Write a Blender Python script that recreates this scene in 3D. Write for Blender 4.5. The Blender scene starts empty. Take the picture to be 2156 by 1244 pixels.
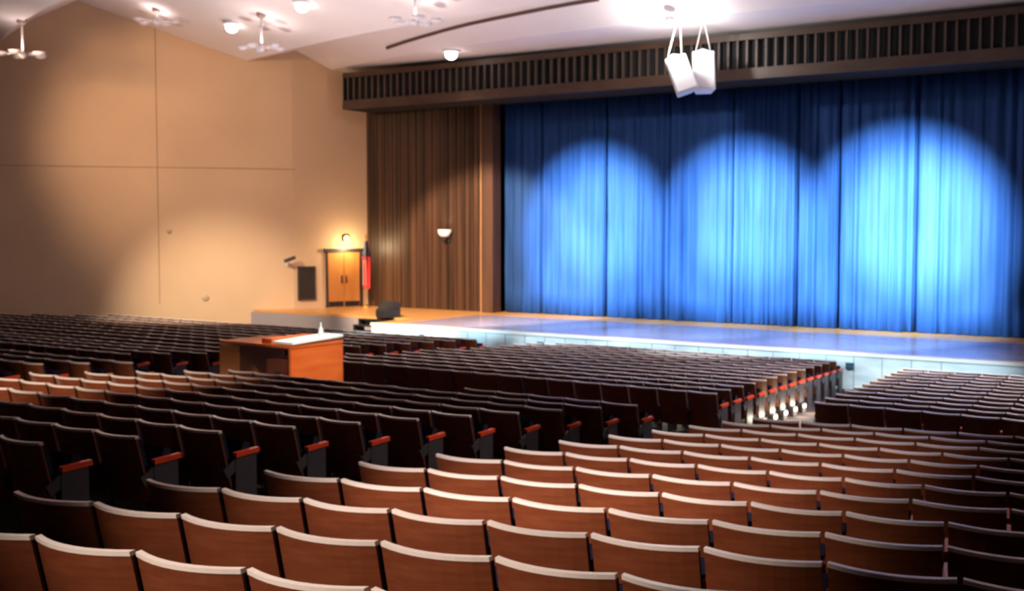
import bpy, bmesh, math, random
from mathutils import Vector, Matrix
random.seed(7)
PI = math.pi
scn = bpy.context.scene
COL = scn.collection
# ------------------------------------------------------------------ camera
W, H, FPX = 2156, 1244, 2464.0
YAW, PITCH, EYE = 0.60026, 0.059978, 4.1
cF = Vector((-math.sin(YAW)*math.cos(PITCH), math.cos(YAW)*math.cos(PITCH), -math.sin(PITCH)))
cR = Vector((math.cos(YAW), math.sin(YAW), 0))
cU = cR.cross(cF)
cam_data = bpy.data.cameras.new('camera')
cam = bpy.data.objects.new('camera', cam_data)
COL.objects.link(cam)
M = Matrix((cR, cU, -cF)).transposed().to_4x4()
M.translation = Vector((0, 0, EYE))
cam.matrix_world = M
cam_data.sensor_width = 36.0
cam_data.lens = 36.0*FPX/W
cam_data.clip_end = 200
scn.camera = cam
cam_data.dof.use_dof = True                 # the photo is soft throughout: focused short of the first row
cam_data.dof.focus_distance = 2.0
cam_data.dof.aperture_fstop = 9.5
scn.view_settings.view_transform = 'Standard'
scn.view_settings.look = 'None'
scn.view_settings.gamma = 1
scn.view_settings.use_curve_mapping = False
scn.view_settings.exposure = 0.0
wd = bpy.data.worlds.new('world'); scn.world = wd; wd.use_nodes = True
wd.node_tree.nodes['Background'].inputs[0].default_value = (1, .85, .75, 1)
wd.node_tree.nodes['Background'].inputs[1].default_value = 0.006

def spot(name, loc, target, power, color, ang, blend=.5, radius=.15):
    """a spot light: ang is the full cone in degrees"""
    d = bpy.data.lights.new(name, 'SPOT'); d.energy = power; d.color = color
    d.spot_size = math.radians(ang); d.spot_blend = blend; d.shadow_soft_size = radius
    o = bpy.data.objects.new(name, d); COL.objects.link(o); o.location = loc
    o.rotation_euler = (Vector(target)-Vector(loc)).to_track_quat('-Z', 'Y').to_euler()
    return o
def point(name, loc, power, color, radius=.1):
    d = bpy.data.lights.new(name, 'POINT'); d.energy = power; d.color = color; d.shadow_soft_size = radius
    o = bpy.data.objects.new(name, d); COL.objects.link(o); o.location = loc
    return o
def area(name, loc, target, power, color, sx, sy):
    d = bpy.data.lights.new(name, 'AREA'); d.shape = 'RECTANGLE'; d.size = sx; d.size_y = sy
    d.energy = power; d.color = color
    o = bpy.data.objects.new(name, d); COL.objects.link(o); o.location = loc
    o.rotation_euler = (Vector(target)-Vector(loc)).to_track_quat('-Z', 'Y').to_euler()
    return o
BLUE = (.55, .82, 1.0)
HOT = (.85, 1.0, .72)
# three front-of-house lanterns on the curtain, plus added hot-centre and lower fill spots
for x, pw, an in ((-20.4, 1.0, 17.2), (-15.1, 1.15, 17.2), (-10.0, 1.4, 18.2)):
    spot('curtain_spot', (x, 13, 9.6), (x, 34.8, 3.8), 92000*pw, BLUE, an, .55, .12)
    spot('curtain_hot_spot', (x, 13, 9.6), (x+.3, 34.8, 4.2), 125000*pw*pw, HOT, an*.72, 1, .12)
    spot('curtain_fill', (x-.6, 13, 9.6), (x, 34.8, .9), 54000*pw, BLUE, 17.5, .6, .12)
# apron wash
for i, x in enumerate((-22.5, -17.5, -12.5, -7.5)):
    spot('apron_wash', (x, 16, 9.6), (x, 28.6, .3), 13000, (.66, .88, 1.0), 18, .8, .2)
# warm wash of the wood panel, the side wall and its foot
spot('panel_wash', (-21, 20, 9.3), (-24.8, 34.5, .9), 30000, (1, .76, .54), 37, .35, .15)
spot('wall_wash', (-27, 17, 9.3), (-32.8, 30.0, -.5), 13000, (1, .82, .60), 36, .9, .2)
spot('wall_wash_far', (-32, 17, 9.3), (-33.8, 29.8, 6.4), 4300, (1, .68, .45), 60, 1, .6)
# downlights over the seats behind and beside the camera
spot('seat_spot_near', (-4.6, -4, 9.0), (-4.0, 5.6, 2.0), 6300, (1, .80, .68), 22, .9, .15)
spot('seat_spot_far', (-4.6, -4, 9.0), (-4.6, 9.3, 1.7), 10500, (1, .80, .72), 17, .9, .15)
spot('seat_spot_side', (-11, 0, 9.0), (-14.5, 9.8, 1.5), 9000, (1, .76, .60), 22, .8, .15)
spot('aisle_spot', (-4.5, 17, 9.4), (-7.5, 9.2, 1.6), 3200, (1, .88, .84), 30, .9, .1)
spot('front_seat_spot', (-15, 20.5, 9.4), (-14, 23.5, .9), 3000, (1, .86, .84), 90, .8, .1)
spot('apron_seat_spot', (-4, 29, 8.6), (-6, 23, .9), 13000, (.92, .90, 1), 60, .8, .1)
# added fill spots in mid-air over the seats, aimed up to brighten the ceiling
for x, y in ((-25, 22), (-15.5, 19.5), (-6, 18)):
    spot('ceiling_fill', (x, y, 2.6), (x, y+1.5, 10), 2600, (1, .86, .84), 125, .9, .05)

# ------------------------------------------------------------------ helpers
def ray(x, y):
    return cF + cR*((x-W/2)/FPX) - cU*((y-H/2)/FPX)
def at_y(x, y, Y):
    d = ray(x, y); t = Y/d.y; return Vector((d.x*t, Y, EYE+d.z*t))
def at_z(x, y, Z):
    d = ray(x, y); t = (Z-EYE)/d.z; return Vector((d.x*t, d.y*t, Z))
def at_plane(x, y, p, q):
    """hit of the sight line with the vertical plane through floor points p, q"""
    d = ray(x, y); n = Vector((q[1]-p[1], -(q[0]-p[0])))
    t = (n.x*p[0]+n.y*p[1])/(n.x*d.x+n.y*d.y)
    return Vector((d.x*t, d.y*t, EYE+d.z*t))
def project(P):
    v = Vector(P)-Vector((0, 0, EYE)); z = v.dot(cF)
    return (W/2+FPX*v.dot(cR)/z, H/2-FPX*v.dot(cU)/z, z)

def mat(name, color, rough=.6, spec=.5, metallic=0, emit=None, estr=0):
    m = bpy.data.materials.new(name); m.use_nodes = True
    b = m.node_tree.nodes['Principled BSDF']
    b.inputs['Base Color'].default_value = (*color, 1); b.inputs['Roughness'].default_value = rough
    b.inputs['Specular IOR Level'].default_value = spec; b.inputs['Metallic'].default_value = metallic
    if emit: b.inputs['Emission Color'].default_value = (*emit, 1); b.inputs['Emission Strength'].default_value = estr
    return m
def noisy(name, c1, c2, scale=(4, 4, 4), rough=.6, spec=.5, detail=4, bump=0, lo=.35, hi=.65):
    m = mat(name, c1, rough, spec); nt = m.node_tree; b = nt.nodes['Principled BSDF']
    tc = nt.nodes.new('ShaderNodeTexCoord'); mp = nt.nodes.new('ShaderNodeMapping'); mp.inputs['Scale'].default_value = scale
    nz = nt.nodes.new('ShaderNodeTexNoise'); nz.inputs['Scale'].default_value = 1; nz.inputs['Detail'].default_value = detail
    cr = nt.nodes.new('ShaderNodeValToRGB'); cr.color_ramp.elements[0].position = lo; cr.color_ramp.elements[1].position = hi
    cr.color_ramp.elements[0].color = (*c1, 1); cr.color_ramp.elements[1].color = (*c2, 1)
    nt.links.new(tc.outputs['Object'], mp.inputs[0]); nt.links.new(mp.outputs[0], nz.inputs['Vector'])
    nt.links.new(nz.outputs['Fac'], cr.inputs[0]); nt.links.new(cr.outputs[0], b.inputs['Base Color'])
    if bump:
        bp = nt.nodes.new('ShaderNodeBump'); bp.inputs['Strength'].default_value = bump; bp.inputs['Distance'].default_value = .02
        nt.links.new(nz.outputs['Fac'], bp.inputs['Height']); nt.links.new(bp.outputs[0], b.inputs['Normal'])
    return m
M_ceil = noisy('ceiling_plaster', (.84, .755, .735), (.88, .79, .77), (.6, .6, .6), .8, .2)
M_wall = noisy('tan_wall_paint', (.62, .42, .26), (.66, .45, .28), (.5, .5, .5), .75, .2)
M_seam = mat('wall_seam', (.34, .22, .12), .8)
M_floor = noisy('dark_carpet', (.030, .022, .024), (.05, .036, .036), (3, 3, 3), .9, .1, bump=.2)
M_stage = noisy('stage_boards', (.55, .25, .07), (.68, .34, .11), (.5, 9, 1), .28, .5)
M_apron = noisy('blue_lit_apron', (.26, .23, .31), (.34, .29, .37), (.5, 6, 1), .2, .7)  # lavender cast of the blue stage light put into the colour
M_face = noisy('stage_face_paint', (.50, .62, .66), (.72, .82, .84), (1.2, 1, 4), .5, .3)
M_board = noisy('dark_panel_boards', (.018, .008, .0045), (.10, .045, .022), (5.5, 1, .12), .45, .5, lo=.3, hi=.7)
M_board2 = noisy('pilaster_wood', (.06, .028, .016), (.09, .04, .022), (3, 3, .3), .5)
M_rail = noisy('valance_wood', (.05, .024, .012), (.075, .036, .018), (1, 3, 3), .5)
M_slat = noisy('valance_slat_wood', (.07, .045, .03), (.10, .065, .045), (3, 3, 1), .5)
M_black = mat('matt_black', (.008, .008, .009), .8)
M_dark = mat('dark_grey', (.014, .014, .017), .5)
M_curtain = noisy('blue_velour', (.011, .044, .160), (.016, .060, .20), (6, 2, .4), .7, .2)
M_shell = noisy('brown_seat_shell', (.145, .036, .014), (.20, .056, .022), (4, 4, 30), .42, .4, lo=.3, hi=.7)
M_trim = mat('beige_trim', (.86, .77, .70), .35)
M_cush = noisy('navy_cushion', (.006, .007, .02), (.011, .012, .032), (20, 20, 20), .9, .2)
M_arm = mat('red_orange_armrest', (.80, .075, .025), .25, .6)
M_std = mat('seat_standard', (.06, .05, .055), .4, .5)
M_desk = noisy('orange_veneer', (.60, .115, .022), (.74, .17, .035), (.8, .8, 6), .35, .5)
M_desk2 = noisy('desk_side_veneer', (.40, .15, .05), (.52, .20, .07), (.8, .8, 6), .4, .5)
M_white = mat('white_enamel', (.85, .85, .86), .4)
M_grill = mat('pale_grille', (.62, .60, .64), .7)
M_paper = mat('white_sheet', (.95, .95, .93), .7)
M_track = mat('track_brown', (.11, .05, .04), .6)
M_glow = mat('lamp_glow', (1, .95, .88), .4, emit=(1, .93, .85), estr=9)
M_glow2 = mat('aisle_glow', (1, .9, .7), .4, emit=(1, .82, .55), estr=16)
M_fix = mat('pendant_enamel', (.78, .72, .74), .35)
M_door = noisy('orange_door_wood', (.52, .20, .045), (.62, .26, .07), (3, 3, .5), .4)
M_red = mat('flag_red', (.62, .03, .03), .8); M_fw = mat('flag_white', (.7, .55, .5), .8); M_fb = mat('flag_blue', (.02, .02, .06), .8)
M_gold = mat('gilt_pole', (.5, .25, .06), .35, metallic=.6)
M_exit = mat('door_lamp_glow', (1, .5, .15), .4, emit=(1, .42, .10), estr=9)

def add_box(bm, c, s, rot=None, mi=0):
    """box centred c, full size s, optional rotation matrix"""
    vs = []
    for dx in (-.5, .5):
        for dy in (-.5, .5):
            for dz in (-.5, .5):
                v = Vector((dx*s[0], dy*s[1], dz*s[2]))
                if rot is not None: v = rot @ v
                vs.append(bm.verts.new(v+Vector(c)))
    for q in ((0, 1, 3, 2), (4, 6, 7, 5), (0, 4, 5, 1), (2, 3, 7, 6), (0, 2, 6, 4), (1, 5, 7, 3)):
        bm.faces.new([vs[i] for i in q]).material_index = mi
def add_grid(bm, f, nu, nv, mi=0, smooth=False, closed=False):
    V = [[bm.verts.new(f(i/nu, j/nv)) for j in range(nv+1)] for i in range(nu+(0 if closed else 1))]
    n = len(V)
    for i in range(nu):
        for j in range(nv):
            fc = bm.faces.new((V[i][j], V[(i+1) % n][j], V[(i+1) % n][j+1], V[i][j+1])); fc.material_index = mi; fc.smooth = smooth
    return V
def add_lathe(bm, prof, c=(0, 0, 0), n=20, rot=None, mi=0):
    rings = []
    for r, z in prof:
        ring = []
        for k in range(n):
            v = Vector((r*math.cos(2*PI*k/n), r*math.sin(2*PI*k/n), z))
            if rot is not None: v = rot @ v
            ring.append(bm.verts.new(v+Vector(c)))
        rings.append(ring)
    for a, b in zip(rings, rings[1:]):
        for k in range(n):
            fc = bm.faces.new((a[k], a[(k+1) % n], b[(k+1) % n], b[k])); fc.smooth = True; fc.material_index = mi
    bm.faces.new(rings[0][::-1]).material_index = mi; bm.faces.new(rings[-1]).material_index = mi
def add_tube(bm, pts, r, n=8, mi=0):
    pts = [Vector(p) for p in pts]; rings = []
    for i, p in enumerate(pts):
        d = (pts[min(i+1, len(pts)-1)]-pts[max(i-1, 0)]).normalized()
        a = d.orthogonal().normalized() if abs(d.z) > .95 else d.cross(Vector((0, 0, 1))).normalized()
        b = d.cross(a)
        rings.append([bm.verts.new(p+a*r*math.cos(2*PI*k/n)+b*r*math.sin(2*PI*k/n)) for k in range(n)])
    for s, t in zip(rings, rings[1:]):
        for k in range(n):
            fc = bm.faces.new((s[k], s[(k+1) % n], t[(k+1) % n], t[k])); fc.smooth = True; fc.material_index = mi
    bm.faces.new(rings[0][::-1]); bm.faces.new(rings[-1])
def obj(name, bm, m, parent=None, bevel=0):
    bmesh.ops.recalc_face_normals(bm, faces=bm.faces)
    me = bpy.data.meshes.new(name); bm.to_mesh(me); bm.free()
    for mm in (m if isinstance(m, (list, tuple)) else [m]): me.materials.append(mm)
    o = bpy.data.objects.new(name, me); COL.objects.link(o)
    if parent: o.parent = parent
    if bevel:
        md = o.modifiers.new('bevel', 'BEVEL'); md.width = bevel; md.segments = 2; md.limit_method = 'ANGLE'
    return o
def tag(o, label, cat, group=None):
    o['label'] = label; o['category'] = cat
    if group: o['group'] = group
    return o
def thing(name, label, cat, loc=(0, 0, 0), rotz=0, group=None):
    o = bpy.data.objects.new(name, None); COL.objects.link(o); o.location = loc; o.rotation_euler = (0, 0, rotz)
    o.empty_display_size = .1
    return tag(o, label, cat, group)
def struct(name, bm, m, parent=None):
    o = obj(name, bm, m, parent); o['kind'] = 'structure'; return o
def box_obj(name, c, s, m, parent=None, bevel=0, rot=None):
    bm = bmesh.new(); add_box(bm, c, s, rot); return obj(name, bm, m, parent, bevel)
def dup(root, loc, rotz=0, label=None):
    r = root.copy(); COL.objects.link(r); r.location = loc; r.rotation_euler = (0, 0, rotz)
    if label: r['label'] = label
    for ch in list(root.children):
        c = ch.copy(); COL.objects.link(c); c.parent = r
        for g in list(ch.children):
            d = g.copy(); COL.objects.link(d); d.parent = c
    return r

# ------------------------------------------------------------------ the room
STAGE_Z = .95
CX = -16.0                                                    # middle of the house
CORNER = (-31.75, 31.8)                                       # end of the side wall, start of the splay
PANEL_Y, CURT_Y, VAL_Y = 34.5, 34.9, 32.9
zA = (Vector((*CORNER, 0))-Vector((0, 0, EYE))).dot(cF)
w0 = ray(0, 622)*(zA*.933)                                    # side wall where it leaves the picture
WALL0 = (w0.x, w0.y)
WDIR = Vector((CORNER[0]-WALL0[0], CORNER[1]-WALL0[1])).normalized()
WBACK = (WALL0[0]-WDIR.x*3, WALL0[1]-WDIR.y*3)
SPLAY_END = (-30.45, PANEL_Y)

def floor_z(x, y):
    ye = y
    if x > -6.6:
        ye = y-.1545*(x+6.1)*max(0, min(1, (17.5-y)/1.5))
    if ye < 17.9: return 1.96-.085*ye
    if ye < 27.2: return .4385-.0440*(ye-17.9)
    return .4385-.0440*9.3
bm = bmesh.new()
add_grid(bm, lambda u, v: Vector((-46+62*u, -9+38*v, floor_z(-46+62*u, -9+38*v))), 62, 76)
struct('floor', bm, M_floor)

# ceiling: sawtooth of shallow arcs, profile over s = y - (x-CX)^2/90
def s_of(p): return p[1]-(p[0]-CX)**2/90
def wall_top(x, y): return at_plane(x, y, WALL0, CORNER)
prof = []
for px in ((0, 86), (62, 44), (163, 1), (520, 128), (623, 106)):
    p = wall_top(*px); prof.append((s_of(p), p.z))
prof.sort()
lo_s, lo_z = prof[0]
ZC = 9.88
prof = [(-25, lo_z+.4), (-10, lo_z+2.0), (-2, lo_z-.2), (5, lo_z+1.9), (lo_s-1.3, lo_z+.25)] + prof
prof += [(prof[-1][0]+1.5, ZC+.12), (prof[-1][0]+6.5, ZC-.1)]
def ceil_z(x, y):
    s = s_of((x, y))
    for (a, za), (b, zb) in zip(prof, prof[1:]):
        if s <= b: return za+(zb-za)*(s-a)/(b-a)
    return prof[-1][1]
def ceil_hit(x, y):
    d = ray(x, y)
    for k in range(400, 6000):
        t = k*.01; 
        if EYE+d.z*t >= ceil_z(d.x*t, d.y*t): break
    return Vector((d.x*t, d.y*t, EYE+d.z*t))
bm = bmesh.new()
NX = 60
V = [[bm.verts.new(((-46+62*i/NX), s+((-46+62*i/NX)-CX)**2/90, z)) for i in range(NX+1)] for s, z in prof]
for j in range(len(V)-1):
    for i in range(NX):
        bm.faces.new((V[j][i], V[j][i+1], V[j+1][i+1], V[j+1][i]))
ceil_o = struct('ceiling', bm, M_ceil)

def wall_seg(bm, p, q, z0, z1, t=.25, side=1):
    d = Vector((q[0]-p[0], q[1]-p[1])).normalized(); n = Vector((-d.y, d.x))*side
    a, b = Vector(p), Vector(q)
    vs = []
    for o2 in (Vector((0, 0)), n*t):
        for P in (a, b):
            for z in (z0, z1): vs.append(bm.verts.new((P.x+o2.x, P.y+o2.y, z)))
    for f in ((0, 2, 3, 1), (4, 5, 7, 6), (0, 1, 5, 4), (2, 6, 7, 3), (0, 4, 6, 2), (1, 3, 7, 5)):
        bm.faces.new([vs[i] for i in f])
bm = bmesh.new(); wall_seg(bm, WALL0 if 0 else WBACK, CORNER, -.4, 13.4); struct('wall_left', bm, M_wall)
bm = bmesh.new(); wall_seg(bm, (WBACK[0], -9), WBACK, -.4, 13.4); struct('wall_left_rear', bm, M_wall)
bm = bmesh.new(); wall_seg(bm, CORNER, SPLAY_END, -.4, 13.4); struct('wall_splay_left', bm, M_wall)
bm = bmesh.new(); wall_seg(bm, (-46, -9), (16, -9), -.4, 13.4, side=-1); struct('wall_back', bm, M_wall)
bm = bmesh.new(); wall_seg(bm, (8.5, -9), (8.5, 22), -.4, 13.4, side=-1); struct('wall_right_rear', bm, M_wall)
bm = bmesh.new(); wall_seg(bm, (8.5, 22), (-.3, CORNER[1]), -.4, 13.4, side=-1); struct('wall_right', bm, M_wall)
bm = bmesh.new(); wall_seg(bm, (-.3, CORNER[1]), (-1.5, PANEL_Y), -.4, 13.4, side=-1); struct('wall_splay_right', bm, M_wall)
# shallow seams between the plaster bays of the side wall
def on_wall(x, y, off=.0):
    p = wall_top(x, y); n = Vector((WDIR.y, -WDIR.x, 0)); return p+n*off
bm = bmesh.new()
for (x, y0, y1) in ((326, 60, 640),):
    a, b = on_wall(x, y0), on_wall(x, y1)
    wall_seg(bm, (a.x-WDIR.x*.012, a.y-WDIR.y*.012), (a.x+WDIR.x*.012, a.y+WDIR.y*.012), b.z, a.z, .012, -1)
a, b = on_wall(0, 349), on_wall(622, 355)
wall_seg(bm, (a.x, a.y), (b.x, b.y), (a.z+b.z)/2-.012, (a.z+b.z)/2+.012, .012, -1)
struct('trim_1', bm, M_seam)

# proscenium wall: wood panels both sides, opening between
X_L, X_R = -24.72, -7.05 + .75
def panel(name, x0, x1):
    bm = bmesh.new()
    n = int((x1-x0)/.19)
    for i in range(n):
        a = x0+(x1-x0)*i/n; b = x0+(x1-x0)*(i+1)/n
        add_box(bm, ((a+b)/2, PANEL_Y+.06+(.012 if i % 2 else 0), 5.2), (b-a-.02, .08, 8.5))
    add_box(bm, ((x0+x1)/2, PANEL_Y+.16, 5.2), (x1-x0, .08, 8.5))
    return bm
struct('wall_proscenium_left', panel('p', -30.5, X_L-.05), M_board)
struct('wall_proscenium_right', panel('p', X_R+.55, -1.5), M_board)
pil = bmesh.new(); add_box(pil, (X_L+.2, PANEL_Y-.02, 5.2), (.5, .5, 8.5)); add_box(pil, (X_L-.09, PANEL_Y-.08, 5.2), (.07, .3, 8.5), mi=1)
struct('trim_2', pil, [M_board2, mat('edge_moulding', (.42, .22, .09), .4)])
pil = bmesh.new(); add_box(pil, (X_R+.4, PANEL_Y-.02, 5.2), (.5, .5, 8.5)); struct('trim_3', pil, M_board2)
bm = bmesh.new(); add_box(bm, (CX, 37.0, 5), (40, .2, 11)); struct('wall_stage_back', bm, M_black)
bm = bmesh.new(); add_box(bm, (CX, PANEL_Y+1.2, 9.8), (40, 3, .2)); struct('ceiling_stage', bm, M_black)

# stage
bm = bmesh.new()
add_box(bm, (CX, (28.6+37)/2, STAGE_Z-.03), (18.2, 37-28.6, .06))
def slab(bm, x0, x1, y0, y1, z0, z1, mi=0): add_box(bm, ((x0+x1)/2, (y0+y1)/2, (z0+z1)/2), (x1-x0, y1-y0, z1-z0), mi=mi)
bm.free(); bm = bmesh.new()
AX0, AX1, AY, WY = -25.05, -6.9+ .3, 28.6, 30.6
AX1 = -3.2
slab(bm, -33.3, 1.3, WY+.02, 37, STAGE_Z-.08, STAGE_Z, 0)
slab(bm, AX0, AX1, AY, WY+.0195, STAGE_Z-.08, STAGE_Z-.0, 0)
st = struct('floor_stage', bm, M_stage)
bm = bmesh.new()
slab(bm, AX0-.02, AX1+.02, AY-.03, AY+.03, -.1, STAGE_Z-.085, 0)
slab(bm, AX0-.04, AX1+.04, AY-.06, AY+.02, STAGE_Z-.08, STAGE_Z+.005, 1)
slab(bm, AX0-.02, AX0+.03, AY+.03, WY, -.1, STAGE_Z-.085, 0)
for k in range(26):
    x = AX0+.35+k*.7
    slab(bm, x-.01, x+.01, AY-.04, AY-.03, .0, STAGE_Z-.1, 2)
struct('wall_stage_front', bm, [M_face, mat('stage_nosing', (.80, .82, .80), .4), mat('face_joint', (.25, .34, .38), .6)])
bm = bmesh.new(); slab(bm, -33.3, AX0-.03, WY-.04, WY+.02, -.1, STAGE_Z-.085); struct('wall_stage_wing', bm, mat('wing_face_paint', (.30, .26, .28), .6))
# added sheet over the apron boards, blue stage light put into its colour
bm = bmesh.new(); slab(bm, AX0+.9, AX1-.4, AY+.25, 33.2, STAGE_Z, STAGE_Z+.006); struct('floor_apron', bm, M_apron)

# valance with its slatted grille
bm = bmesh.new()
VX0, VX1 = at_y(722, 200, VAL_Y).x, -1.4
VT, VB = ZC-.12, 8.42
box = lambda *a: slab(*a)
t = thing('valance', 'long dark brown slatted valance running above the blue curtain', 'valance', ((VX0+VX1)/2, VAL_Y, VB))
def loc(bm): bmesh.ops.translate(bm, verts=bm.verts, vec=Vector((-(VX0+VX1)/2, -VAL_Y, -VB))); return bm
bm = bmesh.new(); slab(bm, VX0, VX1, VAL_Y, VAL_Y+.14, VT-.17, VT+.02); obj('top_rail', loc(bm), M_rail, t)
bm = bmesh.new(); slab(bm, VX0, VX1, VAL_Y-.03, VAL_Y+.14, VB, VB+.33); obj('bottom_rail', loc(bm), M_rail, t)
bm = bmesh.new(); slab(bm, VX0, VX1, VAL_Y+.22, VAL_Y+.26, VB, VT+.02); slab(bm, VX0, VX0+.06, VAL_Y, VAL_Y+.26, VB, VT)
slab(bm, VX0, VX1, VAL_Y+.14, PANEL_Y+.2, VB+.0, VB+.05); obj('backing', loc(bm), M_black, t)
bm = bmesh.new(); x = VX0+.2
while x < VX1:
    add_box(bm, (x, VAL_Y+.09, (VT-.17+VB+.33)/2), (.06, .10, VT-VB-.5)); x += .30
obj('slat_grille', loc(bm), M_slat, t)

# curtain: pleated velour in several drops
seams = [X_L+.45, -22.6, -20.0, -17.6, -15.35, -13.2, -11.9, -9.6, X_R+.1]
ct = thing('stage_curtain', 'blue pleated stage curtain hanging behind the brown valance', 'curtain', (CX, CURT_Y, STAGE_Z))
for k in range(len(seams)-1):
    a, b = seams[k], seams[k+1]
    rnd = random.Random(k+3)
    n = int((b-a)/.022)
    cs = []; x = 0
    while x < b-a:                                            # broad soft pleats with a tight deep one now and then
        w_ = rnd.choice((.16, .22, .3, .42, .55)); d_ = rnd.uniform(.05, .13) if rnd.random() < .8 else rnd.uniform(.15, .22)
        cs.append((x, w_, d_)); x += w_
    yv = []
    for i in range(n+1):
        xx = (b-a)*i/n; q = next((c for c in cs if c[0] <= xx <= c[0]+c[1]), cs[-1])
        f_ = (xx-q[0])/q[1]; e = min(1, i/4, (n-i)/4)
        yv.append(-q[2]*math.sin(PI*f_)**.7*.9+.02*math.sin(xx*19+k)+(1-e)*.16 if 0 < f_ < 1 else (1-e)*.16)
    bm = bmesh.new()
    def cf(u, v):
        i = round(u*n); z = 7.75*v
        return Vector((a+(b-a)*u-CX, yv[i]*(1-.35*v)+.01*math.sin(z*2+i*.3), z+(.02+.012*math.sin(i*.21) if v == 0 else 0)))
    add_grid(bm, cf, n, 10, smooth=True)
    o = obj('curtain_panel', bm, M_curtain, ct)
    md = o.modifiers.new('s', 'SOLIDIFY'); md.thickness = .006

# ------------------------------------------------------------------ splay wall: door, lamp, grille
SD = Vector((SPLAY_END[0]-CORNER[0], SPLAY_END[1]-CORNER[1])).normalized(); SN = Vector((SD.y, -SD.x))
srot = math.atan2(SD.y, SD.x)
def on_splay(x, y): return at_plane(x, y, CORNER, SPLAY_END)
d0, d1 = on_splay(690, 640), on_splay(757, 640)
dz1 = on_splay(720, 530).z
dw = (Vector((d1.x, d1.y))-Vector((d0.x, d0.y))).length
mid = (d0+d1)/2
t = thing('door_1', 'orange wooden double door at the end of the stage', 'door', (mid.x, mid.y, STAGE_Z), srot); t['kind'] = 'structure'
hh = dz1-STAGE_Z
for s in (-1, 1):
    lf = box_obj('door_leaf', (s*dw/4, -.03, hh/2), (dw/2-.015, .05, hh), M_door, t, .004)
    bm = bmesh.new(); add_tube(bm, [(s*.09, -.10, .95), (s*.09, -.10, 1.2)], .015); add_box(bm, (s*.09, -.07, 1.07), (.05, .03, .30)); obj('door_handle', bm, M_dark, lf)
    lf2 = box_obj('kick_plate', (s*dw/4, -.06, .12), (dw/2-.06, .008, .2), M_dark, lf)
bm = bmesh.new(); add_box(bm, (0, -.05, hh+.06), (dw+.3, .16, .13)); add_box(bm, (dw/2+.05, -.05, hh/2), (.09, .14, hh)); add_box(bm, (-dw/2-.04, -.04, hh/2), (.06, .1, hh)); obj('door_frame', bm, mat('dark_frame', (.03, .018, .015), .5), t)
p = on_splay(728, 502)
t = thing('door_lamp', 'small glowing amber lamp on the wall above the stage door', 'lamp', (p.x+SN.x*.06, p.y+SN.y*.06, p.z), srot)
bm = bmesh.new(); add_box(bm, (0, .02, 0), (.30, .08, .22)); obj('housing', bm, M_rail, t, .01)
bm = bmesh.new(); add_lathe(bm, [(.11, 0), (.11, .03), (.07, .07), (.01, .09)], (0, -.02, 0), 16, Matrix.Rotation(PI/2, 3, 'X')); obj('lens', bm, M_exit, t)
point('door_lamp_light', (p.x+SN.x*.6, p.y+SN.y*.6, p.z-.35), 85, (1, .80, .45), .1)
g0, g1 = on_splay(626, 561), on_splay(664, 631)
gm = (g0+g1)/2; gw = (Vector((g1.x, g1.y))-Vector((g0.x, g0.y))).length
t = thing('wall_grille', 'dark rectangular grille on the cream wall between corner and stage door', 'grille', (gm.x, gm.y, gm.z), srot)
gh = g0.z-g1.z
box_obj('back_plate', (0, -.02, 0), (gw, .03, gh), M_black, t)
bm = bmesh.new()
for s in (-1, 1): add_box(bm, (s*(gw/2-.03), -.05, 0), (.06, .05, gh)); add_box(bm, (0, -.05, s*(gh/2-.03)), (gw, .05, .06))
obj('frame', bm, mat('grille_frame', (.05, .04, .035), .5), t, .004)
bm = bmesh.new()
for k in range(int(gh/.07)): add_box(bm, (0, -.045, -gh/2+.06+k*.07), (gw-.1, .012, .04), Matrix.Rotation(.5, 3, 'X'))
obj('louvre', bm, mat('louvre_brown', (.06, .05, .045), .5), t)
# side wall bits
p = on_wall(608, 545, .42); wrot = math.atan2(WDIR.y, WDIR.x)
t = thing('security_camera', 'small grey camera on a bracket near the corner of the side wall', 'camera', tuple(p), wrot)
bm = bmesh.new(); add_box(bm, (0, .0, 0), (.45, .14, .13), Matrix.Rotation(-.35, 3, 'Y')); obj('camera_body', bm, M_std, t, .03)
bm = bmesh.new(); add_tube(bm, [(-.05, .38, -.2), (-.05, .02, -.18), (-.02, 0, -.06)], .03); add_lathe(bm, [(.08, 0), (.08, .03)], (-.05, .38, -.2), 12, Matrix.Rotation(PI/2, 3, 'X')); obj('bracket', bm, M_grill, t)
for (x, y, r, lb) in ((356, 486, .10, 'small round plate high on the tan side wall'), (433, 627, .13, 'small round plate low on the cream side wall, just above the seats')):
    p = on_wall(x, y, .0)
    bm = bmesh.new(); add_lathe(bm, [(r, 0), (r*.95, .02), (r*.5, .03)], (0, 0, 0), 20, Matrix.Rotation(PI/2, 3, 'X'))
    add_box(bm, (0, -.035, 0), (r*.5, .015, r*.5))
    o = tag(obj('wall_plate', bm, mat('plate_tan', (.48, .33, .2), .5)), lb, 'wall plate', 'round plates on the side wall'); o.location = p; o.rotation_euler = (0, 0, wrot)
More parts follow.
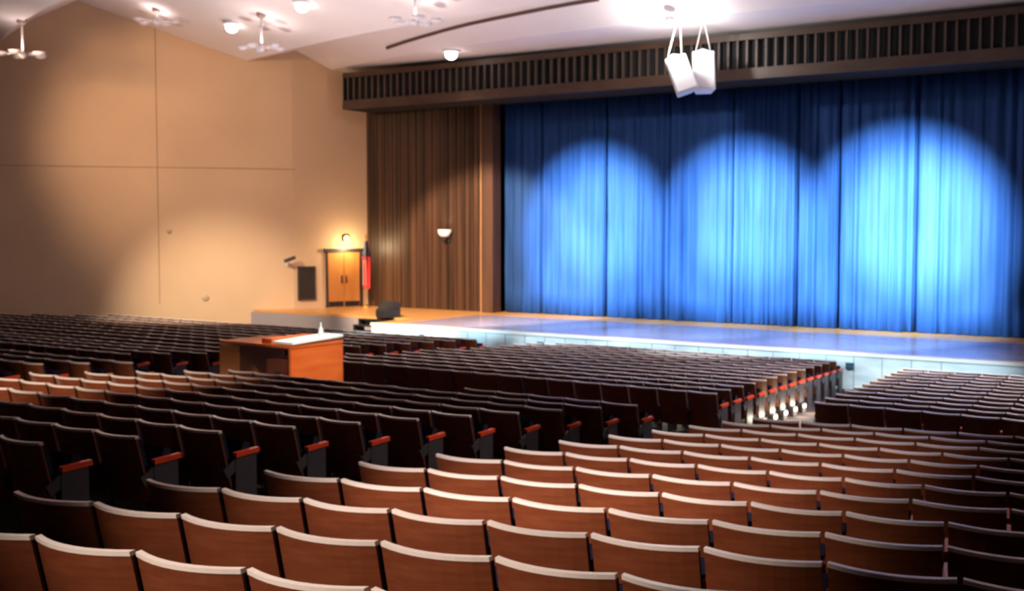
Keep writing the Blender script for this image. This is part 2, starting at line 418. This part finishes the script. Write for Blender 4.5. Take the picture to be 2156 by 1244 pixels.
# fixture on the wood panel
p = at_y(943, 490, PANEL_Y)
t = thing('wall_sconce', 'white half-bowl light fixture on the dark wood panel beside the curtain', 'wall light', (p.x, PANEL_Y, p.z))
bm = bmesh.new(); add_lathe(bm, [(.12, -.15), (.20, -.09), (.25, 0), (.26, .12), (.24, .12)], (0, -.2, 0), 24); obj('bowl', bm, M_white, t)
bm = bmesh.new(); add_box(bm, (0, -.02, -.12), (.26, .06, .5)); add_lathe(bm, [(.04, -.34), (.11, -.22), (.13, -.15)], (0, -.2, 0), 16); obj('bracket', bm, M_dark, t, .01)
spot('sconce_light', (p.x, PANEL_Y-.22, p.z+.16), (p.x, PANEL_Y-.1, p.z+3), 25, (1, .85, .6), 120, .8, .05)

# flag on its pole
p = at_z(771, 648, STAGE_Z)
t = thing('flag', 'red and white flag drooping from a pole beside the stage door', 'flag', (p.x, p.y, STAGE_Z))
bm = bmesh.new(); add_tube(bm, [(0, 0, .05), (0, 0, 2.62)], .018); obj('pole', bm, M_gold, t)
bm = bmesh.new(); add_lathe(bm, [(.02, 2.62), (.05, 2.68), (.02, 2.78), (.003, 2.84)], (0, 0, 0), 12); obj('finial', bm, M_gold, t)
bm = bmesh.new(); add_lathe(bm, [(.22, 0), (.21, .04), (.08, .07), (.03, .14)], (0, 0, 0), 24); obj('base', bm, M_gold, t)
def flagf(z0, z1, w0_, w1_, seed):
    bm = bmesh.new()
    def f(u, v):
        z = z0+(z1-z0)*v; w = w0_+(w1_-w0_)*v; a = 2*PI*u
        r = w*(1+.22*math.sin(5*a+seed+v*1.5))
        return Vector((r*math.cos(a)+.03, r*.6*math.sin(a), z+.05*math.sin(3*a)*(1-v)))
    add_grid(bm, f, 40, 12, smooth=True, closed=True); return bm
c = obj('flag_cloth', flagf(.75, 1.95, .13, .17, 0), M_red, t)
obj('flag_canton', flagf(1.85, 2.55, .17, .06, 1), M_fb, t)
bm = bmesh.new()
for k in range(2):
    def f(u, v, k=k):
        z = .85+1.0*v; a = -PI/2-.55+k*.75+.16*u; r = (.155+.035*v)*(1+.22*math.sin(5*a+v*1.5))+.006
        return Vector((r*math.cos(a)+.03, r*.6*math.sin(a)-.004, z))
    add_grid(bm, f, 4, 12, smooth=True)
obj('flag_stripe', bm, M_fw, c)

# stage monitor wedge at the corner of the apron
p = at_z(813, 668, STAGE_Z)
t = thing('stage_monitor', 'black wedge loudspeaker standing at the corner of the stage', 'loudspeaker', (p.x, p.y+.1, STAGE_Z), -.35)
bm = bmesh.new()
pr = [(-.30, .0), (.30, .0), (.30, .50), (.02, .56), (-.30, .22)]
va = [bm.verts.new((-.34, y, z)) for y, z in pr]; vb = [bm.verts.new((.34, y, z)) for y, z in pr]
bm.faces.new(va); bm.faces.new(vb[::-1])
for i in range(5): bm.faces.new((va[i], vb[i], vb[(i+1) % 5], va[(i+1) % 5]))
obj('cabinet', bm, M_dark, t, .012)
bm = bmesh.new(); add_box(bm, (0, -.15, .405), (.60, .42, .012), Matrix.Rotation(math.atan2(.34, .32), 3, 'X')); obj('speaker_grille', bm, M_black, t)
for s in (-1, 1):
    bm = bmesh.new(); add_box(bm, (s*.348, .1, .33), (.012, .16, .06)); obj('handle', bm, M_black, t)

# steps beside the apron
t = thing('stage_steps', 'dark steps leading up to the wing beside the apron', 'steps', (AX0-1.15, WY-.05, floor_z(AX0, 29)))
fz = floor_z(AX0, 29); n = 5
for k in range(n):
    z1 = (STAGE_Z-fz)*(n-k)/(n+0)-.09
    box_obj('tread', (0, -.15-k*.27, z1-.0), (1.9, .30, .04), M_dark, t)
for s in (-1, 1):
    bm = bmesh.new()
    for k in range(n):
        z1 = (STAGE_Z-fz)*(n-k)/n-.11
        add_box(bm, (s*.93, -.15-k*.27, z1/2), (.04, .27, z1))
    obj('stringer', bm, M_black, t)
# dark outlet boxes in the stage face
for x, lb in ((888, 'small dark outlet box in the pale stage face, closest to the corner monitor'), (1138, 'dark outlet box in the stage face below the curtain edge'), (1575, 'dark outlet box in the middle stretch of the stage face'), (1790, 'dark outlet box in the stage face beyond the aisle between the blocks')):
    p = at_y(x, 730, AY-.05)
    o = tag(box_obj('outlet_box', (0, 0, 0), (.2, .06, .16), mat('outlet_blue', (.03, .09, .16), .5), None, .01), lb, 'outlet box', 'outlet boxes in the stage face'); o.location = (p.x, AY-.06, .62)

# ------------------------------------------------------------------ mixing desk
DY = 14.2
pL, pR = at_y(462, 740, DY), at_y(724, 740, DY)
fz = floor_z(-14, DY)
DW = pR.x-pL.x
t = thing('mixing_desk', 'orange wooden sound desk with white top standing among the seats', 'desk', ((pL.x+pR.x)/2, DY, fz))
xl = lambda px: at_y(px, 740, DY).x-(pL.x+pR.x)/2
DT = at_y(612, 728, DY).z-fz; DD = 1.3
x0, x1 = xl(462), xl(612)
box_obj('side_panel', (x1-.025, DD/2, DT/2-.02), (.05, DD, DT-.04), M_desk, t, .006)
box_obj('pedestal', ((x0+xl(504))/2, DD/2-.1, DT/2-.03), (xl(504)-x0, DD-.2, DT-.1), M_desk2, t, .008)
dr = box_obj('drawer_block', ((xl(556)+x1-.06)/2, .5, DT/2-.1), (x1-.06-xl(556), .9, DT-.32), mat('dark_veneer', (.12, .022, .012), .5), t, .006)
for k in range(3):
    bm = bmesh.new(); add_box(bm, ((xl(556)+x1-.06)/2, .035, .3+k*.26), (.16, .02, .02)); obj('drawer_handle', bm, M_dark, dr)
box_obj('desk_top', ((x0+x1)/2, DD/2, DT-.03), (x1-x0+.02, DD, .05), M_desk, t, .008)
box_obj('riser_shelf', ((xl(545)+xl(566))/2, DD*.45, DT+.04), (xl(566)-xl(545), DD*.8, .09), M_desk, t, .008)
bm = bmesh.new()
add_box(bm, (0, 0, 0), (x1+.03-xl(572), DD-.04, .05), Matrix.Rotation(.035, 3, 'X'))
sh = obj('mixer_cover', bm, M_paper, None, .01); tag(sh, 'bright white cover sheet lying on the orange sound desk', 'sheet')
sh.location = ((pL.x+pR.x)/2+(x1+.03+xl(572))/2, DY+DD/2, fz+DT+.055)
bm = bmesh.new(); add_lathe(bm, [(.05, 0), (.04, .1), (.012, .16), (.01, .22)], (0, 0, 0), 12)
o = tag(obj('desk_lamp', bm, M_white), 'small white gooseneck stub on the white desk cover', 'lamp'); o.location = ((pL.x+pR.x)/2+(x1+xl(572))/2, DY+DD*.75, fz+DT+.10)
DC = ((pL.x+pR.x)/2+x1-.3, DY+DD/2)
spot('desk_light', (-12, 15.5, 9.2), (DC[0], DC[1], fz+DT), 2600, (1, .93, .86), 14, .6, .1)
spot('desk_side_light', (-5, 8, 9.2), (DC[0]+.3, DC[1], fz+DT-.4), 7500, (1, .82, .64), 9, .8, .1)

# ------------------------------------------------------------------ ceiling fittings
def downlight(px, lb):
    p = ceil_hit(*px)
    t = thing('downlight', lb, 'ceiling light', (p.x, p.y, p.z-.02), 0, 'recessed downlights')
    bm = bmesh.new(); add_lathe(bm, [(.30, .05), (.30, -.03), (.25, -.05), (.2, -.03)], (0, 0, 0), 28); obj('trim_ring', bm, M_white, t)
    bm = bmesh.new(); add_lathe(bm, [(.14, .0), (.20, -.07), (.21, -.15), (.16, -.24), (.08, -.29), (.01, -.30)], (0, 0, 0), 24); obj('lamp', bm, M_glow, t)
    spot('downlight_beam', (p.x, p.y, p.z-.36), (p.x, p.y, 0), 250, (1, .86, .72), 110, .8, .15)
downlight((488, 49), 'round glowing downlight on the sloping ceiling between the pendants')
downlight((636, 4), 'round glowing downlight near the curved track, the highest of the three')
downlight((950, 106), 'round glowing downlight on the flat ceiling above the valance')
# curved lighting track
pts = [ceil_hit(x, y) for x, y in ((815, 98), (850, 86), (890, 74), (935, 61), (985, 48), (1040, 36), (1095, 25), (1150, 14), (1205, 4), (1260, -5))]
bm = bmesh.new()
for a, b in zip(pts, pts[1:]):
    pass
add_tube(bm, [p+Vector((0, 0, -.05)) for p in pts], .055, 8)
tag(obj('lighting_track', bm, M_track), 'thin curved brown track on the pale ceiling in front of the valance', 'track')
# pendants: canopy, stem, hub and five dish arms
def pendant(cp, sy, lb, first=None, rot=0, k=1):
    p = ceil_hit(*cp); z = project(p)[2]; drop = (sy-cp[1])*z/FPX
    if first: 
        t = first.copy(); COL.objects.link(t)
    t = thing('pendant_light', lb, 'pendant light', tuple(p), rot, 'white pendant lights')
    bm = bmesh.new(); add_lathe(bm, [(.16, 0.06), (.16, -.05), (.09, -.11), (.03, -.13)], (0, 0, 0), 20); obj('canopy', bm, mat('canopy_rose', (.30, .19, .17), .5), t)
    bm = bmesh.new(); add_tube(bm, [(0, 0, -.1), (0, 0, -drop)], .035); obj('stem', bm, M_fix, t)
    bm = bmesh.new(); add_lathe(bm, [(.03, -drop-.16), (.11, -drop-.1), (.13, -drop), (.04, -drop+.06)], (0, 0, 0), 20); obj('hub', bm, M_fix, t)
    for q in range(5):
        a = 2*PI*q/5+.3
        bm = bmesh.new(); c, s = math.cos(a), math.sin(a)
        add_tube(bm, [(.1*c, .1*s, -drop-.03), (.32*c, .32*s, -drop-.0), (.5*c, .5*s, -drop-.05)], .025)
        add_lathe(bm, [(.05, -.10), (.15, -.06), (.20, .02), (.19, .02), (.02, -.04)], (.62*c, .62*s, -drop), 18)
        obj('lamp_arm', bm, M_fix, t)
    spot('pendant_uplight', (p.x, p.y, p.z-drop+.05), (p.x, p.y, p.z+3), 50, (1, .86, .83), 165, .5, .3)
pendant((46, 44), 112, 'white pendant light with dish arms in front of the tan wall top')
pendant((330, 20), 44, 'white pendant light near the dark ceiling rose beside the wall apex', rot=.4)
pendant((550, 30), 98, 'white pendant light between the two glowing downlights and the wall corner', rot=.9)
pendant((874, -22), 42, 'white pendant light just above the curved ceiling track', rot=.2)

# hanging loudspeakers
SY = 31.4
def hung(px, w, h, dpt, tilt, yaw, lb, sy=31.4):
    c = at_y(px[0], px[1], sy)
    t = thing('hanging_loudspeaker', lb, 'loudspeaker', tuple(c), 0, 'white loudspeakers hung from the ceiling')
    R = Matrix.Rotation(yaw, 3, 'Z') @ Matrix.Rotation(tilt, 3, 'Y') @ Matrix.Rotation(-.18, 3, 'X')
    bm = bmesh.new()
    pr = [(-w/2, 0), (w/2, 0), (w*.42, dpt), (-w*.42, dpt)]
    pr = [(-w/2, -dpt/2), (w/2, -dpt/2), (w*.34, dpt/2), (-w*.34, dpt/2)]
    lo = [bm.verts.new(R @ Vector((x, y, -h/2))) for x, y in pr]; hi = [bm.verts.new(R @ Vector((x*.96, y*.96, h/2))) for x, y in pr]
    bm.faces.new(lo[::-1]); bm.faces.new(hi)
    for i in range(4): bm.faces.new((lo[i], lo[(i+1) % 4], hi[(i+1) % 4], hi[i]))
    cb = obj('cabinet', bm, M_white, t, .02)
    bm = bmesh.new(); add_box(bm, R @ Vector((0, -dpt/2-.012, -.02)), (w*.9, .02, h*.86), R); obj('speaker_grille', bm, M_grill, cb)
    bm = bmesh.new(); cz = ceil_z(c.x, c.y)-c.z
    top = R @ Vector((0, 0, h/2))
    for s in (-1, 1): add_tube(bm, [R @ Vector((s*w*.35, 0, h/2-.02)), (top.x*.3+s*.05, 0, cz-.05)], .012)
    obj('suspension_cable', bm, M_white, t)
    bm = bmesh.new(); add_tube(bm, [R @ Vector((-w*.35, 0, h/2+.03)), R @ Vector((0, 0, h/2+.12)), R @ Vector((w*.35, 0, h/2+.03))], .03); obj('yoke', bm, M_white, t)
    return c, cz
YW = YAW-.1
c1, cz = hung((1432, 160), .66, 1.06, .5, -.33, YW+.2, 'brightly lit white loudspeaker, the tilted one of the hanging pair', 30.7)
c2, _ = hung((1481, 153), .66, 1.16, .46, -.02, YW+.0, 'white loudspeaker hanging upright behind the tilted one', 31.6)
t = thing('flood_light', 'white floodlight under the ceiling shining on the hanging loudspeakers', 'floodlight', (c1.x-.1, c1.y-.5, c1.z+cz-.06))
bm = bmesh.new(); add_lathe(bm, [(.14, .06), (.15, -.06), (.10, -.16)], (0, 0, 0), 16); obj('housing', bm, M_white, t)
bm = bmesh.new(); add_lathe(bm, [(.09, -.15), (.06, -.22), (.01, -.25)], (0, 0, 0), 14); obj('bulb', bm, M_glow, t)
point('flood_glow', (c1.x-.1, c1.y-.5, c1.z+cz-.6), 330, (1, .97, .93), .12)

# ------------------------------------------------------------------ theatre seats
WREF = .60
def back_f(x, z, w, off):
    x -= .011
    """rear surface of the back: bulges to the rear, top leans back"""
    return Vector((x, (.87-z)*.25-.09*(1-(2*x/w)**2)+off, z))
def seat_bms(w, both, end):
    hw = w/2-.014; out = {}
    bm = bmesh.new(); n = 8
    def shell(bm, x0, z0, z1, o0, o1, mi, crown=0):
        def zz(x, z): return z+(crown*(1-(2*x/w)**2) if z == z1 else 0)
        A = [[None]*2 for _ in range(n+1)]; B = [[None]*2 for _ in range(n+1)]
        for i in range(n+1):
            x = -x0+2*x0*i/n
            for j, z in enumerate((z0, z1)):
                A[i][j] = bm.verts.new(back_f(x, zz(x, z), w, o0)); B[i][j] = bm.verts.new(back_f(x, zz(x, z), w, o1))
        for i in range(n):
            for q, sm in (((A[i][0], A[i+1][0], A[i+1][1], A[i][1]), True), ((B[i][0], B[i][1], B[i+1][1], B[i+1][0]), True), ((A[i][1], A[i+1][1], B[i+1][1], B[i][1]), False), ((A[i][0], B[i][0], B[i+1][0], A[i+1][0]), False)):
                f = bm.faces.new(q); f.material_index = mi
        for i in (0, n):
            f = bm.faces.new((A[i][0], A[i][1], B[i][1], B[i][0])); f.material_index = mi
    shell(bm, hw, .26, .845, 0, .018, 0); out['back_shell'] = bm
    bm = bmesh.new(); shell(bm, hw, .846, .870, -.004, .036, 1); out['top_trim'] = bm
    bm = bmesh.new(); shell(bm, hw-.012, .36, .835, .02, .075, 2); out['back_cushion'] = bm
    bm = bmesh.new(); add_box(bm, (0, .30, .55), (w-.10, .085, .34), Matrix.Rotation(-.30, 3, 'X'), 2); out['seat_cushion'] = bm
    def arm(bm, x): add_box(bm, (x-.027 if x > 0 else x-.027, .32, .625), (.05, .29, .045), Matrix.Rotation(.05, 3, 'X'), 3)
    def std(bm, x, wide):
        x -= .027
        add_box(bm, (x, .30, .31), (.036, .20 if not wide else .26, .60), None, 4)
        add_box(bm, (x, .28, .005), (.05, .38, .05), None, 4)
        add_box(bm, (x, .13, .50), (.03, .18, .10), Matrix.Rotation(.5, 3, 'X'), 4)
    bm = bmesh.new(); arm(bm, w/2); out['armrest'] = bm
    bm = bmesh.new(); std(bm, w/2, end); out['standard'] = bm
    if both:
        bm = bmesh.new(); arm(bm, -w/2); out['armrest_'] = bm
        bm = bmesh.new(); std(bm, -w/2, True); out['standard_'] = bm
    return out
SM = [M_shell, M_trim, M_cush, M_arm, M_std]
MESH = {}
def seat_meshes(w, both, end):
    key = (round(w, 3), both, end)
    if key not in MESH:
        d = {}
        for nm, bm in seat_bms(*key).items():
            bmesh.ops.recalc_face_normals(bm, faces=bm.faces)
            me = bpy.data.meshes.new(nm.strip('_')); bm.to_mesh(me); bm.free()
            for m in SM: me.materials.append(m)
            d[nm] = me
        MESH[key] = d
    return MESH[key]
ONE = {}
def one_mesh(w, both, end):
    key = (round(w, 3), both, end)
    if key not in ONE:
        bm = bmesh.new()
        for me in seat_meshes(*key).values(): bm.from_mesh(me)
        me = bpy.data.meshes.new('theatre_seat'); bm.to_mesh(me); bm.free()
        for m in SM: me.materials.append(m)
        ONE[key] = me
    return ONE[key]

seats = []      # (block, row, col, x, y, z, rot, w, both, end)
def inframe(x, y, z):
    for dz in (0, .9):
        u, v, d = project((x, y, z+dz))
        if d > 1.0 and -120 < u < W+120 and -100 < v < H+160: return True
    return False
def row_of(block, r, x_start, x_end, step, y0, slope, w, zf=None):
    """seats from x_start towards x_end; counting from the aisle"""
    c = 0; rot = math.atan(slope); n = int(abs(x_end-x_start)/w+.01); sg = 1 if x_end > x_start else -1
    for c in range(n):
        s = sg*w*(c+.5)
        x = x_start+s*math.cos(rot); y = y0+s*math.sin(rot)
        z = zf if zf is not None else floor_z(x, y)
        if not inframe(x, y, z): continue
        left_end = (c == 0 and sg > 0) or (c == n-1 and sg < 0); right_end = (c == 0 and sg < 0) or (c == n-1 and sg > 0)
        seats.append((block, r, c, x, y, z, rot, w, left_end, right_end))
# block A: the lit block in front of the camera (measured rows)
OFFX = [.03, -.39, -.293, -.119, -.014, .047, .122, .14, .178]
WID = [.655, .655, .639, .665, .620, .638, .601, .625, .592]
for r in range(-2, 13):
    i = max(0, min(8, r)); 
    ox = OFFX[i] if 0 <= r else -.3
    w = WID[i] if r < 9 else (.60, .625, .60, .62)[r-9]
    yr = 3.1985+.9*r
    x0 = -6.096+ox-(0 if r else .43)
    if r > 8: x0 = -5.9+.01*(r-8)
    if yr > 14.4: continue
    row_of('A', r, x0, 5.5, 1, yr, .1545, w, zf=1.96-.085*yr)
# block C: across the aisle, right edge drifting with depth
for k in range(-4, 11):
    y = 5.55+.868*k
    xe = -8.36+.085*(y-5.6)
    xl_ = -15.4 if k < 10 else -10.9
    row_of('C', k, xe, xl_, -1, y, 0, .60)
for k in range(-1, 9):
    y = 5.55+.868*k
    row_of('E', k, -16.8, -27, -1, y+(.43 if y > 9 else 0), .0, .60)
# front blocks
for k in range(0, 13):
    y = 17.9+.755*k
    xe = -8.1-.118*(y-17.9)
    xl_ = -17.9+.05*(y-17.9)
    if y < 26.3 or xe > -9.5: row_of('F', k, xe, xl_, -1, y, 0, .56)
for k in range(-1, 12):
    y = 15.6+.96*k
    wl = WALL0[0]+(y-WALL0[1])*(CORNER[0]-WALL0[0])/(CORNER[1]-WALL0[1])+.9
    row_of('L', k, -19.1, max(wl, -44), -1, y, 0, .56)
for k in range(0, 12):
    y = 17.9+.755*k
    row_of('R', k, -6.45-.118*(y-17.9), 4, 1, y, 0.0, .56)

ORD = ['first', 'second', 'third', 'fourth', 'fifth', 'sixth', 'seventh', 'eighth', 'ninth', 'tenth', 'eleventh', 'twelfth', 'thirteenth', 'fourteenth', 'fifteenth', 'sixteenth', 'seventeenth', 'eighteenth', 'nineteenth', 'twentieth'] + ['%dth' % k for k in range(21, 80)]
ORD[20] = '21st'; ORD[21] = '22nd'; ORD[22] = '23rd'
DESC = {'A': ('brown-backed seat', 'lit block', 'lit brown seats beside the aisle'),
        'C': ('dark seat', 'shadowed block', 'shadowed seats across the aisle'),
        'E': ('brown seat', 'far aisle block', 'brown seats past the far aisle'),
        'F': ('dark seat', 'middle block below the stage', 'middle block seats below the stage'),
        'L': ('dark seat', 'side wall block', 'seats along the side wall'),
        'R': ('grey-lit seat', 'block facing the apron', 'seats facing the apron')}
KEEP = ('A1.3 A1.4 A1.2 A2.5 A0.2 C0.0 A2.6 C1.0 C2.0 A1.1 A2.4 A3.6 A1.0 A2.3 A3.5 C3.0 A2.2 A3.4 C4.0 A0.3 A1.5 A0.1 C5.0 A2.1 A3.3 A4.6 A2.7 A3.7 A2.0 A3.2 A4.5 C6.0 A3.1 A4.4 A5.6 C1.1 A4.7 C7.0 A3.0 A4.3 A5.5 C8.0 A4.2 A5.4 A4.1 A5.3 C9.0 A4.0 A6.6 A5.2 C2.1 C10.0 F0.0 A6.5 A5.1 A6.4 A5.0 A7.5 A6.3 F0.1 C3.1 A7.4 A6.2 A6.1 A7.3 C1.2 A0.4 A6.0 A7.2 F0.2 A8.5 A7.1 C4.1 R0.3 R0.0 R0.1 R0.4 A8.4 A7.0 R0.2 C0.1 C2.2 A7.6 A1.6 A8.3 A9.5 C2.3 A8.2 A9.4 L0.0 A8.1 C3.2 A9.3 C2.4 F2.0 F1.0 C5.1 A8.0 C3.3 A10.4 A9.2 F0.3 L1.0 F0.10 A8.6 A10.3 F0.4 F3.0 A9.1 C2.5 F0.11 C3.4 F4.0 A9.0 F0.12 F0.5 C4.3 C4.2 A10.2 F0.6 F0.9 C6.1 F0.13 C5.2 F0.7 A10.1 C3.5 F5.0 A11.4 F0.14 F6.0 F0.8 C1.3 A10.0 C3.6 C4.4 E8.0 E6.0 A2.8 A11.3 F7.0 R0.5 E7.0 F8.0 A11.2 A10.5 C4.5 C7.1 C5.3 C3.7 A12.4 A11.1 A12.3 C4.6 C5.4 C6.2 A11.0 F9.0 A12.2 F10.0 C4.7 C5.5 C6.3 A12.1 C8.1 C5.6 C6.4 C4.8 A12.0 E6.1 F11.0 L-1.0 C7.2 C4.9 C5.7 A11.5 C7.3 C6.5 A5.7 F12.0 C8.2 C5.8 C6.6 E7.1 A6.7 C7.4 C9.1 C6.7 C5.9 C7.5 C8.3 L0.1 C5.10 E8.1 L7.0 C6.8 C7.6 C9.2 C8.4 C4.10 R1.4 C6.9 C5.11 C10.1 C8.5 C9.3 C7.7 C6.10 L1.1 R1.3 C7.8 C9.4 C10.2 C8.6 L11.0 L8.0 F1.2 R2.4 R1.2 C6.11 L10.0 C7.9 C10.3 C8.7 R2.3 C9.5 L6.0 C7.10 R2.2 R1.1 R1.0 C8.8 C8.9 C9.6 C10.4 R3.4 R2.1 C7.11 L9.0 C9.7 R3.3 C9.8 R2.0 C8.10 R4.4 R3.2 F1.3 C3.8 C8.11 C9.9 L-1.1 R4.3 A9.6 R3.1 R3.0 R4.2 R5.4 C9.10 L-1.2 F1.1 E7.2 L-1.3 R5.3 L-1.4 F2.2 R4.1 C9.11 R4.0 R5.2 E5.0 R6.4 F2.1 L-1.5 R6.3 F1.4 R5.0 R5.1 F4.1 L-1.6 F2.3 F1.5 R6.1 F3.1 L-1.7 R7.2 R6.2 F1.6 F3.2 E7.3 F2.4 E8.2 R6.0 R7.3 F1.7 F2.5 F5.1 F3.3 R8.3 F1.8 L7.1').split()
rmin = {}
for s in seats: rmin[s[0]] = min(rmin.get(s[0], 99), s[1])
if KEEP is not None: keep = set(KEEP)
rest = bmesh.new()
for (b, r, c, x, y, z, rot, w, le, re) in seats:
    k = '%s%d.%d' % (b, r, c)
    if KEEP is not None and k not in keep:
        me = one_mesh(w, le, re)
        n0 = len(rest.verts); rest.from_mesh(me); rest.verts.ensure_lookup_table()
        bmesh.ops.transform(rest, matrix=Matrix.Translation((x, y, z)) @ Matrix.Rotation(rot, 4, 'Z'), verts=rest.verts[n0:])
        continue
    d = DESC[b]
    lab = '%s, %s from the aisle, %s row from the back, %s' % (d[0], ORD[c], ORD[r-rmin[b]], d[1])
    zc = project((x, y, z+.8))[2]
    if zc < 17:
        t = thing('theatre_seat', lab, 'seat', (x, y, z), rot, d[2])
        for nm, me in seat_meshes(w, le, re).items():
            o = bpy.data.objects.new(nm.strip('_'), me); COL.objects.link(o); o.parent = t
        o = t
    else:
        o = bpy.data.objects.new('theatre_seat', one_mesh(w, le, re)); COL.objects.link(o)
        o.location = (x, y, z); o.rotation_euler = (0, 0, rot); tag(o, lab, 'seat', d[2])
if len(rest.verts):
    me = bpy.data.meshes.new('distant_theatre_seats'); rest.to_mesh(me)
    for m in SM: me.materials.append(m)
    o = bpy.data.objects.new('distant_theatre_seats', me); COL.objects.link(o); o['kind'] = 'stuff'
    tag(o, 'dark rows of theatre seats filling the far parts of the hall', 'seats')
rest.free()

# aisle lights at the row ends
def aisle_light(x, y, lb, e=2.5):
    z = floor_z(x, y)
    t = thing('aisle_light', lb, 'aisle light', (x, y, z), 0, 'lit aisle lights at the row ends')
    bm = bmesh.new(); add_box(bm, (0, 0, .10), (.05, .20, .20)); obj('housing', bm, M_std, t, .006)
    bm = bmesh.new(); add_box(bm, (.03, 0, .14), (.02, .10, .05)); obj('lens', bm, M_glow2, t)
    point('aisle_glow_light', (x+.16, y, z+.16), e, (1, .86, .62), .03)
for q, k in enumerate((3, 4, 5, 6, 7)):
    y = 17.9+.755*k+.28
    aisle_light(-8.1-.118*(y-17.9)+.07, y, 'glowing aisle light at the middle block, %s row past the cross aisle' % ORD[k], 16)
for q, k in enumerate((4, 5, 6, 7)):
    y = 5.55+.868*k+.43+.3
    aisle_light(-16.73, y, 'white aisle light beside the far brown seats, %s of four from the back' % ORD[q], 3)
